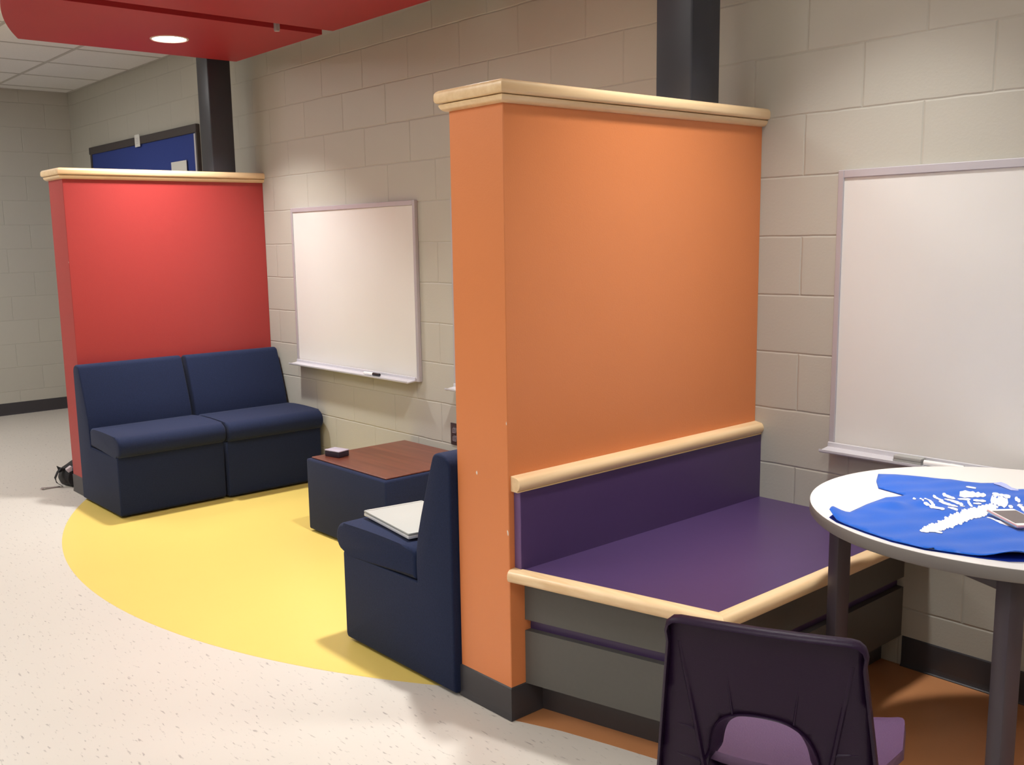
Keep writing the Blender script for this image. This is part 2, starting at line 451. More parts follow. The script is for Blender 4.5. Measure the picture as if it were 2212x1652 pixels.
# ------------------------------------------------------------------ hung red ceiling panels and lights
SZ = 2.510
def soffit(label, x0, x1, hole=None, bracket=None):
    a = (-2.1254, 2.2607, 4.0907)
    pts = []
    for i in range(25):
        x = x0+(x1-x0)*i/24
        xm = x if x < -2.35 else -4.70-x
        pts.append((x, a[1]-math.sqrt(a[2]**2-(xm-a[0])**2)))
    pts = [(x0, -0.155)]+pts+[(x1, -0.155)]
    ox = (x0+x1)/2
    t = thing('ceiling_panel', label, 'ceiling panel', (ox, -0.8, SZ), group='hung red ceiling panels')
    bm = bmesh.new()
    P = [(x-ox, y+0.8) for x, y in pts]
    # bottom face with a round hole for the lamp
    z0, z1 = 0.0, 0.062
    if hole:
        hx, hy, hr = hole[0]-ox, hole[1]+0.8, hole[2]
        hp = [(hx+hr*math.cos(2*math.pi*k/40), hy+hr*math.sin(2*math.pi*k/40)) for k in range(40)]
        co = [Vector(p) for p in P]+[Vector(p) for p in hp]
        n1 = len(P)
        ed = [(i, (i+1) % n1) for i in range(n1)]+[(n1+i, n1+(i+1) % 40) for i in range(40)]
        r = delaunay_2d_cdt(co, ed, [], 0, 1e-5)
        for z in (z0, z1):
            V = [bm.verts.new((v.x, v.y, z)) for v in r[0]]
            for f in r[2]:
                c = sum((r[0][i] for i in f), Vector((0, 0)))/len(f)
                if (c-Vector((hx, hy))).length < hr*0.98: continue
                if not inside((c.x, c.y), P): continue
                bm.faces.new([V[i] for i in f])
        for ring in (P, hp):
            k = len(ring)
            lo = [bm.verts.new((x, y, z0)) for x, y in ring]; hi = [bm.verts.new((x, y, z1)) for x, y in ring]
            for i in range(k): bm.faces.new([lo[i], lo[(i+1) % k], hi[(i+1) % k], hi[i]])
        bmesh.ops.remove_doubles(bm, verts=bm.verts[:], dist=1e-5)
    else:
        prism(bm, P, z0, z1)
    fin(bm, 'panel', M['soffit'], t)
    bm = bmesh.new()
    for hxx in (x0+0.2, x1-0.2):
        for hyy in (-0.35, -1.25):
            cyl(bm, (hxx-ox, hyy+0.8, 0.062+(H-SZ-0.062)/2), 0.004, H-SZ-0.062, 8)
    fin(bm, 'hanger_rod', M['steel'], t)
    if bracket:
        bm = bmesh.new()
        by = bracket+0.8
        bx(bm, x1-ox, x1-ox+0.024, by-0.012, by+0.012, -0.012, 0.03, 0.002, 1)
        cyl(bm, (x1-ox+0.012, by, -0.012), 0.014, 0.008, 16)
        cyl(bm, (x1-ox+0.012, by, 0.03), 0.014, 0.006, 16)
        b_ = fin(bm, 'edge_clip', M['alu'], t); b_['label'] = 'small metal clip on the panel edge'
    return t
def inside(p, poly):
    x, y = p; c = False; n = len(poly)
    for i in range(n):
        x1, y1 = poly[i]; x2, y2 = poly[(i+1) % n]
        if (y1 > y) != (y2 > y) and x < (x2-x1)*(y-y1)/(y2-y1)+x1: c = not c
    return c
soffit('hung red ceiling panel with the lit downlight, nearest the red partition', -3.955, -2.978, (-3.53, -0.757, 0.088), -0.43)
soffit('hung red ceiling panel in the middle of the seating bay, without a lamp', -2.872, -1.828)
soffit('hung red ceiling panel nearest the orange partition', -1.722, -0.745, (-1.14, -0.757, 0.088))

def downlight(label, x, y, z, rim=0.100, power=1.0, spread=104):
    t = thing('recessed_downlight', label, 'ceiling light', (x, y, z), group='round recessed downlights')
    bm = bmesh.new()
    prof = [(0.0865, 0.028), (0.0865, -0.001), (0.090, -0.004), (rim-0.003, -0.004), (rim, -0.001), (rim, 0.0)]
    n = 48; rings = []
    for k in range(n):
        a = 2*math.pi*k/n
        rings.append([bm.verts.new((r*math.cos(a), r*math.sin(a), zz)) for r, zz in prof])
    for k in range(n):
        A, B = rings[k], rings[(k+1) % n]
        for i in range(len(prof)-1): bm.faces.new([A[i], B[i], B[i+1], A[i+1]])
    fin(bm, 'trim_ring', M['ring'], t, smooth=40)
    bm = bmesh.new(); vs = cyl(bm, (0, 0, 0.020), 0.0860, 0.010, 48)
    fin(bm, 'lens', M['lamp'], t)
    ld = bpy.data.lights.new('downlight_lamp', 'AREA'); ld.shape = 'DISK'; ld.size = 0.165
    ld.energy = DL_POWER*power; ld.color = WARM; ld.spread = math.radians(spread)
    lo = bpy.data.objects.new('downlight_lamp', ld); C.objects.link(lo)
    lo.parent = t; lo.location = (0, 0, 0.012)
    return t
downlight('lit round downlight in the red ceiling panel', -3.53, -0.757, SZ)
downlight('lit round downlight over the corner table', -1.14, -0.757, SZ)
downlight('lit round downlight over the purple bench', 0.15, -0.62, H-0.028, power=0.48, spread=84)
downlight('lit round downlight to the right of the round table', 2.50, -0.757, H-0.028, power=0.55, spread=90)

def troffer(label, x, y, lx=0.61, ly=1.22):
    t = thing('ceiling_troffer', label, 'ceiling light', (x, y, H), group='fluorescent troffers of the open room')
    bm = bmesh.new()
    for s in (-1, 1):
        bx(bm, s*(lx/2-0.01)-0.01, s*(lx/2-0.01)+0.01, -ly/2, ly/2, -0.006, 0)
        bx(bm, -lx/2+0.02, lx/2-0.02, s*(ly/2-0.01)-0.01, s*(ly/2-0.01)+0.01, -0.006, 0)
    fin(bm, 'frame', M['tbar'], t)
    bm = bmesh.new(); bx(bm, -lx/2+0.021, lx/2-0.021, -ly/2+0.021, ly/2-0.021, -0.004, -0.001)
    fin(bm, 'diffuser', M['troffer'], t)
i = 0
for x, where in ((-4.8, 'left'), (-1.6, 'middle'), (1.6, 'right')):
    for y, row in ((-2.75, 'nearer the seating bays'), (-5.6, 'farther from the seating bays')):
        if (x, y) == (-4.8, -5.6): continue
        troffer('lit fluorescent ceiling troffer, %s one of the row %s' % (where, row), x, y)

troffer('unseen ceiling troffer added to fill the far corner, in front of the blue bulletin board', -5.65, -2.15)  # added light, brightens the far wall and ceiling

# ------------------------------------------------------------------ lounge seats
def lounge(label, loc, rz, w=0.615, D=0.615, group='armless navy lounge seats'):
    """local frame: back at x=0, front towards +x, width along y from 0 to w"""
    t = thing('lounge_seat', label, 'lounge chair', loc, rz, group)
    g = 0.004
    bm = bmesh.new()
    prof = [(0.0, 0.012), (D-0.012, 0.012), (D-0.004, 0.018), (D, 0.03), (D, 0.333), (0.187, 0.333), (0.189, 0.400), (0.186, 0.440), (0.176, 0.500), (0.158, 0.560), (0.135, 0.630), (0.112, 0.700)]
    prof += arc(0.062, 0.750, 0.030, 15, 80, 4)+[(0.062, 0.780)]+arc(0.045, 0.735, 0.045, 90, 180, 5)
    a_ = [bm.verts.new((x, g, z)) for x, z in prof]; b_ = [bm.verts.new((x, w-g, z)) for x, z in prof]
    # side faces split into a base and a back panel so that they stay flat
    for q in (a_, b_):
        bm.faces.new(q[:6]+[q[-1]] if False else [q[0], q[1], q[2], q[3], q[4], q[5], q[-1]])
        bm.faces.new([q[5]]+q[6:])
    n_ = len(prof)
    for i in range(n_): bm.faces.new([a_[i], b_[i], b_[(i+1) % n_], a_[(i+1) % n_]])
    bmesh.ops.recalc_face_normals(bm, faces=bm.faces[:])
    es = [e for e in bm.edges if len(e.link_faces) == 2 and abs(e.verts[0].co.y-e.verts[1].co.y) < 1e-6 and abs(e.link_faces[0].normal.y*e.link_faces[1].normal.y) < 0.5]
    bmesh.ops.bevel(bm, geom=es, offset=0.009, segments=3, profile=0.5, affect='EDGES')
    fin(bm, 'body', M['navy'], t, smooth=40)
    for (fx, fy) in ((0.06, 0.06), (0.06, w-0.06), (D-0.06, 0.06), (D-0.06, w-0.06)):
        bm = bmesh.new(); cyl(bm, (fx, fy, 0.007), 0.018, 0.014, 16); fin(bm, 'foot', M['black_glide'], t)
    # seat cushion with rolled nose
    nose = D+0.046
    bm = bmesh.new()
    prof = [(0.192, 0.338), (0.192, 0.425)]+[(0.21+(nose-0.06-0.21)*k/6, 0.441+0.004*math.sin(math.pi*k/6)) for k in range(7)]
    prof += arc(nose-0.058, 0.384, 0.057, 78, -55, 9)
    prof += [(nose-0.045, 0.330), (D-0.01, 0.329), (D-0.02, 0.338)]
    extr(bm, prof[::-1], g, w-g, 0.014, 3)
    fin(bm, 'seat_cushion', M['navy'], t, smooth=50)
    return t
s1 = lounge('armless navy seat joined on the left of the pair against the red partition', (-3.988, -1.256, 0), 0.0, w=0.614, D=0.580)
s2 = dup_tree(s1, (-3.970, -0.632, 0), math.radians(-0.8), 'armless navy seat nearest the block wall, in front of the red partition')
# front facing the other way: the seat against the orange partition
s3 = lounge('armless navy seat holding the silver laptop, its back to the orange partition', (-0.613, -0.630, 0), math.pi, w=0.622, D=0.628)

# ------------------------------------------------------------------ corner table
t = thing('corner_table', 'low navy upholstered corner table with a cherry wood top', 'table', (-2.19, -0.33, 0))
box('body', M['navy'], t, -0.345, 0.335, -0.30, 0.305, 0.012, 0.372, 0.010, 3)
box('tabletop', M['cherry'], t, -0.325, 0.315, -0.280, 0.292, 0.3725, 0.380, 0.002, 1)
for s in (-1, 1):
    for q in (-1, 1):
        bm = bmesh.new(); cyl(bm, (s*0.29, q*0.24, 0.007), 0.018, 0.014, 16); fin(bm, 'foot', M['black_glide'], t)
t = thing('small_device_case', 'small dark case with a pale lid on the corner of the low cherry table', 'case', (-2.438, -0.510, 0.3800), math.radians(12))
box('case', M['device_body'], t, -0.050, 0.050, -0.036, 0.036, 0.0, 0.027, 0.004, 2)
box('lid', M['device_top'], t, -0.051, 0.051, -0.037, 0.037, 0.0275, 0.034, 0.003, 2)

# ------------------------------------------------------------------ laptop on the seat
t = thing('laptop', 'closed pale silver laptop lying on the navy seat by the orange partition', 'laptop', (-1.035, -1.070, 0.4505), math.radians(-9))
box('bottom_case', M['laptop_edge'], t, -0.175, 0.175, -0.120, 0.120, 0.0, 0.012, 0.003, 2)
box('lid', M['laptop'], t, -0.175, 0.175, -0.120, 0.120, 0.0125, 0.021, 0.003, 2)
box('hinge', M['laptop_hinge'], t, -0.170, -0.158, -0.112, 0.112, 0.0205, 0.0225, 0.0008, 1)

# ------------------------------------------------------------------ built-in bench
t = thing('built_in_bench', 'built-in purple bench with maple edging and grey base against the orange partition', 'bench', (0, 0, 0))
GL, GR = (OR+0.001, -1.163), (0.210, -1.0175)     # front line of the base
def inset(d):
    # front line moved inwards by d
    L = Vector((GR[0]-GL[0], GR[1]-GL[1])).normalized(); nrm = Vector((-L.y, L.x))*d
    return (GL[0], GL[1]+nrm.y+nrm.x*-0.25), (GR[0]-d, GR[1]+nrm.y+(-d-nrm.x)*0.25)
def bench_box(name, m, d, z0, z1):
    a, b = inset(d)
    bm = bmesh.new(); prism(bm, [a, b, (b[0], -0.001), (a[0], -0.001)], z0, z1)
    return fin(bm, name, m, t)
o = bench_box('toe_base', M['base'], 0.065, 0.0, 0.104); o['label'] = 'charcoal vinyl toe base'
bench_box('lower_panel', M['grey_lam'], 0.0, 0.104, 0.272)
o = bench_box('reveal', M['purple'], 0.022, 0.272, 0.306); o['label'] = 'dark purple recessed groove'
bench_box('upper_panel', M['grey_lam'], 0.0, 0.306, 0.440)
bm = bmesh.new(); prism(bm, [(OR+0.001, -1.200), (0.245, -1.058), (0.245, -0.001), (OR+0.001, -0.001)], 0.440, 0.4735)
fin(bm, 'seat_top', M['purple'], t)
# maple nosing mitred at the corner
prof = [(0.0, 0.4400), (0.030, 0.4400), (0.037, 0.4445), (0.040, 0.452), (0.040, 0.463), (0.036, 0.4715), (0.028, 0.4765), (0.0, 0.4765)]
fd = Vector((0.245-(OR+0.001), -1.058+1.200)).normalized(); fn = Vector((fd.y, -fd.x))
mit = Vector((1.0, 0.0))*1.0
def nosing(name, m, stations):
    bm = bmesh.new(); rings = []
    for (px, py), d in stations: rings.append([bm.verts.new((px+d.x*o_, py+d.y*o_, z)) for o_, z in prof])
    k = len(prof)
    for a, b in zip(rings, rings[1:]):
        for i in range(k): bm.faces.new([a[i], b[i], b[(i+1) % k], a[(i+1) % k]])
    bm.faces.new(rings[0]); bm.faces.new(rings[-1][::-1])
    return fin(bm, name, m, t, smooth=50)
bis = (fn+Vector((1, 0))).normalized(); bis = bis/ bis.dot(Vector((1, 0)))
nosing('front_nosing', M['maple_x'], [((OR-0.0005, -1.2003), Vector((0, 1/fn.y*1.0))*1.0 if False else fn), ((0.245, -1.058), bis)])
nosing('side_nosing', M['maple'], [((0.245, -1.058), bis), ((0.245, -0.001), Vector((1, 0)))])
# back panel and half-round rail
box('back_panel', M['purple'], t, OR+0.001, OR+0.027, -1.198, -0.001, 0.4735, 0.709)
box('panel_edge', M['purple_edge'], t, OR+0.001, OR+0.027, -1.2005, -1.198, 0.4770, 0.709)
bm = bmesh.new()
prof2 = [(OR+0.0005, 0.709), (OR+0.030, 0.709)]+[(OR+0.022+0.016*math.cos(math.radians(a)), 0.731+0.020*math.sin(math.radians(a))) for a in (-75, -45, -15, 15, 45, 70)]+[(OR+0.0005, 0.754)]
extr(bm, prof2[::-1], -1.212, -0.001, 0.0, 1)
fin(bm, 'back_rail', M['maple'], t, smooth=50)

# ------------------------------------------------------------------ whiteboards
def whiteboard(label, x0):
    W_, z0, z1 = 1.240, 0.700, 1.632
    t = thing('whiteboard', label, 'whiteboard', (x0+W_/2, 0, z0), group='aluminium framed whiteboards')
    h = z1-z0; hw = W_/2
    bm = bmesh.new(); bx(bm, -hw+0.012, hw-0.012, -0.016, -0.001, 0.010, h-0.010)
    fin(bm, 'writing_surface', M['wb'], t)
    bm = bmesh.new()
    fw, fd_ = 0.020, 0.022
    bx(bm, -hw, -hw+fw, -fd_, -0.001, 0, h, 0.002, 1); bx(bm, hw-fw, hw, -fd_, -0.001, 0, h, 0.002, 1)
    bx(bm, -hw+fw, hw-fw, -fd_, -0.001, h-fw-0.006, h, 0.002, 1); bx(bm, -hw+fw, hw-fw, -fd_, -0.001, 0, fw, 0.002, 1)
    fin(bm, 'frame', M['alu'], t, smooth=35)
    # marker tray: lipped channel projecting from the bottom rail
    bm = bmesh.new()
    pr = [(-0.022, 0.010), (-0.022, 0.002), (-0.078, -0.004), (-0.083, 0.000), (-0.083, 0.007), (-0.079, 0.007), (-0.076, 0.002), (-0.026, 0.008), (-0.026, 0.022), (-0.022, 0.024)]
    a = [bm.verts.new((-hw, y, z)) for y, z in pr]; b = [bm.verts.new((hw-0.03, y, z)) for y, z in pr]; k = len(pr)
    bm.faces.new(a); bm.faces.new(b[::-1])
    for i in range(k): bm.faces.new([a[i], b[i], b[(i+1) % k], a[(i+1) % k]])
    fin(bm, 'marker_tray', M['alu_light'], t)
    return t
w1 = whiteboard('framed whiteboard between the red partition and the other board, with one marker', -3.632)
dup_tree(w1, (-2.104+0.62, 0, 0.700), 0, 'framed whiteboard mostly hidden behind the orange partition')
dup_tree(w1, (-0.066+0.62, 0, 0.700), 0, 'framed whiteboard behind the round table, cut by the right edge')

def marker(label, x, y, z, rz, L=0.13, capl=0.045, cap='black_plastic', grp=None):
    t = thing('dry_erase_marker', label, 'marker', (x, y, z), rz, grp)
    bm = bmesh.new(); cyl(bm, (-capl/2, 0, 0.0085), 0.0085, L-capl, 16, 'X'); fin(bm, 'barrel', M['white_plastic'], t, smooth=40)
    bm = bmesh.new(); cyl(bm, ((L-capl)/2, 0, 0.0085), 0.0092, capl, 16, 'X', 0.0080); fin(bm, 'cap', M[cap], t, smooth=40)
marker('white marker with black cap on the tray of the board near the red partition', -2.775, -0.056, 0.7046, 0.05, 0.135, 0.055)
marker('white marker on the right board tray, left of the other marker', 0.345, -0.056, 0.7046, 0.04, 0.12, 0.04, 'white_plastic', 'white markers on the right tray')
marker('white marker on the right board tray, right of the other marker', 0.490, -0.056, 0.7046, -0.05, 0.12, 0.04, 'white_plastic', 'white markers on the right tray')
t = thing('board_eraser', 'grey eraser on the tray of the right whiteboard', 'eraser', (0.235, -0.054, 0.7046))
box('felt', M['laptop_hinge'], t, -0.045, 0.045, -0.018, 0.018, 0.0, 0.008)
box('back', M['laptop_hinge'], t, -0.045, 0.045, -0.018, 0.018, 0.008, 0.020, 0.003, 2)

# ------------------------------------------------------------------ outlet
t = thing('wall_outlet', 'brown wall outlet above the low cherry table', 'outlet', (-2.126, 0, 0.460))
box('cover_plate', M['dark_plate'], t, -0.035, 0.035, -0.006, -0.0005, -0.056, 0.056, 0.002, 2)
for zc in (-0.021, 0.021):
    bm = bmesh.new(); bx(bm, -0.016, 0.016, -0.009, -0.0055, zc-0.014, zc+0.014, 0.005, 3)
    r_ = fin(bm, 'receptacle', M['grey_recept'], t, smooth=40)
    bm = bmesh.new()
    for s in (-1, 1): bx(bm, s*0.006-0.001, s*0.006+0.001, -0.0095, -0.0088, zc-0.002, zc+0.007)
    fin(bm, 'slots', M['black_plastic'], r_)

# ------------------------------------------------------------------ bulletin board
t = thing('bulletin_board', 'blue fabric bulletin board with dark top rail beyond the red partition', 'bulletin board', (-5.868, 0, 1.02))
hw = 1.032
box('fabric_panel', M['blue_fabric'], t, -hw+0.03, hw-0.03, -0.016, -0.001, 0.02, 1.185)
box('top_rail', M['dark_frame'], t, -hw, hw, -0.030, -0.001, 1.165, 1.222, 0.003, 1)
box('bottom_rail', M['dark_frame'], t, -hw, hw, -0.030, -0.001, 0.0, 0.03, 0.003, 1)
box('side_rail', M['dark_frame'], t, -hw, -hw+0.035, -0.022, -0.001, 0.03, 1.165)
box('side_rail', M['dark_frame'], t, hw-0.022, hw, -0.026, -0.001, 0.03, 1.165)
o = box('side_trim', M['alu_light'], t, hw-0.055, hw-0.022, -0.022, -0.001, 0.03, 1.160); o['label'] = 'pale metal edge strip'
t = thing('paper_clip_tag', 'small white tag clipped over the dark rail of the blue board', 'tag', (-5.850, -0.031, 2.212))
box('tag', M['paper'], t, -0.047, 0.047, -0.003, 0.0, -0.045, 0.045)
bm = bmesh.new()
for k in range(4): bx(bm, -0.022, 0.022, -0.0037, -0.003, -0.020+0.012*k, -0.016+0.012*k)
fin(bm, 'mark', M['alu'], t)
tag(box('pinned_paper', M['paper'], None, -0.128, 0.128, -0.028, -0.0245, -0.35, 0.0, loc=(-5.148, 0, 2.012)), 'white sheet pinned near the right end of the blue board', 'paper')

# ------------------------------------------------------------------ round table
TC = Vector((0.739, -0.526)); TZ = 0.740
t = thing('round_table', 'round white table with a grey edge and square charcoal legs', 'table', (TC.x, TC.y, 0), math.radians(201))
bm = bmesh.new(); cyl(bm, (0, 0, TZ-0.002), 0.4845, 0.004, 128); fin(bm, 'tabletop', M['table_white'], t, smooth=40)
bm = bmesh.new()
n = 128; prof = [(0.470, TZ-0.031), (0.481, TZ-0.031), (0.4855, TZ-0.026), (0.4862, TZ-0.006), (0.4846, TZ-0.001), (0.480, TZ-0.004), (0.40, TZ-0.004), (0.40, TZ-0.031)]
rings = []
for k in range(n):
    a = 2*math.pi*k/n; rings.append([bm.verts.new((r*math.cos(a), r*math.sin(a), z)) for r, z in prof])
for k in range(n):
    A, B = rings[k], rings[(k+1) % n]; m_ = len(prof)
    for i in range(m_): bm.faces.new([A[i], B[i], B[(i+1) % m_], A[(i+1) % m_]])
fin(bm, 'edge_band', M['table_edge'], t, smooth=40)
rho = 0.410
for k in range(4):
    a = math.pi/2*k; px, py = rho*math.cos(a), rho*math.sin(a)
    bm = bmesh.new(); bx(bm, -0.021, 0.021, -0.021, 0.021, 0.012, TZ-0.031, 0.004, 2)
    bmesh.ops.transform(bm, matrix=Matrix.Translation((px, py, 0)) @ Matrix.Rotation(a+math.pi/4, 4, 'Z'), verts=bm.verts[:])
    lg = fin(bm, 'leg', M['leg_metal'], t, smooth=35)
    bm = bmesh.new(); cyl(bm, (px, py, 0.006), 0.017, 0.012, 16); fin(bm, 'glide', M['black_glide'], lg)
    b2 = a+math.pi/2; qx, qy = rho*math.cos(b2), rho*math.sin(b2)
    mid = ((px+qx)/2, (py+qy)/2); L = math.hypot(qx-px, qy-py)-0.044
    bm = bmesh.new(); bx(bm, -L/2, L/2, -0.011, 0.011, 0.662, TZ-0.031, 0.002, 1)
    bmesh.ops.transform(bm, matrix=Matrix.Translation((mid[0], mid[1], 0)) @ Matrix.Rotation(math.atan2(qy-py, qx-px), 4, 'Z'), verts=bm.verts[:])
    fin(bm, 'apron', M['leg_metal'], t, smooth=35)

# ------------------------------------------------------------------ t-shirt on the table
OUT = [(0.320,-0.413),(0.357,-0.493),(0.399,-0.560),(0.440,-0.572),(0.486,-0.586),(0.478,-0.612),(0.462,-0.640),(0.462,-0.74),(0.470,-0.835),(0.446,-0.866),
       (0.455,-0.906),(0.490,-0.932),(0.582,-0.965),(0.655,-0.985),(0.733,-0.988),(0.836,-0.960),(0.889,-0.940),(0.915,-0.915),(0.935,-0.85),(0.952,-0.76),(0.960,-0.66),(0.985,-0.62),
       (1.050,-0.650),(1.110,-0.560),(1.075,-0.480),(0.985,-0.395),(0.90,-0.330),(0.815,-0.285),(0.740,-0.250),(0.700,-0.275),(0.668,-0.310),(0.650,-0.334),(0.622,-0.316),(0.592,-0.290),(0.566,-0.318),(0.530,-0.330),(0.492,-0.332),(0.470,-0.345),(0.430,-0.355),(0.388,-0.369),(0.355,-0.385)]
HEM = [(0.446,-0.866),(0.455,-0.906),(0.490,-0.932),(0.582,-0.965),(0.655,-0.985),(0.733,-0.988),(0.836,-0.960),(0.889,-0.940),(0.915,-0.915)]
def segd(p, a, b):
    ax, ay = a; bx_, by_ = b; dx, dy = bx_-ax, by_-ay
    t_ = max(0, min(1, ((p[0]-ax)*dx+(p[1]-ay)*dy)/(dx*dx+dy*dy)))
    return math.hypot(p[0]-ax-t_*dx, p[1]-ay-t_*dy)
def dist_to(p, line, closed=False):
    n = len(line)
    return min(segd(p, line[i], line[(i+1) % n]) for i in range(n if closed else n-1))
def gauss(p, c, s): return math.exp(-((p[0]-c[0])**2+(p[1]-c[1])**2)/(2*s*s))
def shirt_h(x, y):
    p = (x, y)
    d = dist_to(p, OUT, True); dh = dist_to(p, HEM)
    e = 1-math.exp(-d/0.012)
    h = 0.0045*e
    h += e*(0.0028*math.sin(34*x+11*y)*math.sin(9*x-21*y+1.0)+0.0016*math.sin(61*x-38*y))
    h += e*(0.013*gauss(p, (0.53, -0.72), 0.026)+0.006*gauss(p, (0.515, -0.80), 0.022)+0.006*gauss(p, (0.56, -0.64), 0.02))
    k = math.exp(-dh/0.030)
    h += k*(0.020*gauss(p, (0.455, -0.89), 0.028)+0.020*gauss(p, (0.900, -0.930), 0.032)+0.0035)
    return max(0.0016, h)
sh = thing('t_shirt', 'bright blue t-shirt with white lettering spread on the round table', 't-shirt', (0.70, -0.65, TZ))
def shirt_layer(name, m, hf, th):
    co = [Vector(p) for p in OUT]
    nb = len(co)
    fine = []
    for i in range(nb):
        a, b = co[i], co[(i+1) % nb]; k = max(1, int((b-a).length/0.012))
        for j in range(k): fine.append(a+(b-a)*j/k)
    nb = len(fine); pts_ = list(fine)
    outl = [tuple(v) for v in fine]
    x = 0.31
    while x < 1.12:
        y = -1.0
        while y < -0.24:
            q = (x+random.uniform(-.001, .001), y+random.uniform(-.001, .001))
            if inside(q, OUT) and dist_to(q, OUT, True) > 0.005: pts_.append(Vector(q))
            y += 0.010
        x += 0.010
    r = delaunay_2d_cdt(pts_, [(i, (i+1) % nb) for i in range(nb)], [], 0, 1e-6)
    bm = bmesh.new()
    V = [bm.verts.new((v.x-0.70, v.y+0.65, hf(v.x, v.y))) for v in r[0]]
    for f in r[2]:
        c = sum((r[0][i] for i in f), Vector((0, 0)))/len(f)
        if inside((c.x, c.y), OUT):
            try: bm.faces.new([V[i] for i in f])
            except ValueError: pass
    for v in [v for v in bm.verts if not v.link_faces]: bm.verts.remove(v)
    bmesh.ops.recalc_face_normals(bm, faces=bm.faces[:])
    o = fin(bm, name, m, sh, smooth=60)
    md = o.modifiers.new('thickness', 'SOLIDIFY'); md.thickness = th; md.offset = 0
    return o
shirt_layer('front_layer', M['shirt'], lambda x, y: shirt_h(x, y)+0.0012, 0.0012)
o = shirt_layer('back_layer', M['shirt_shaded'], lambda x, y: 0.0007, 0.0008); o['label'] = 'inner layer seen at the hem, its blue darkened as shade'
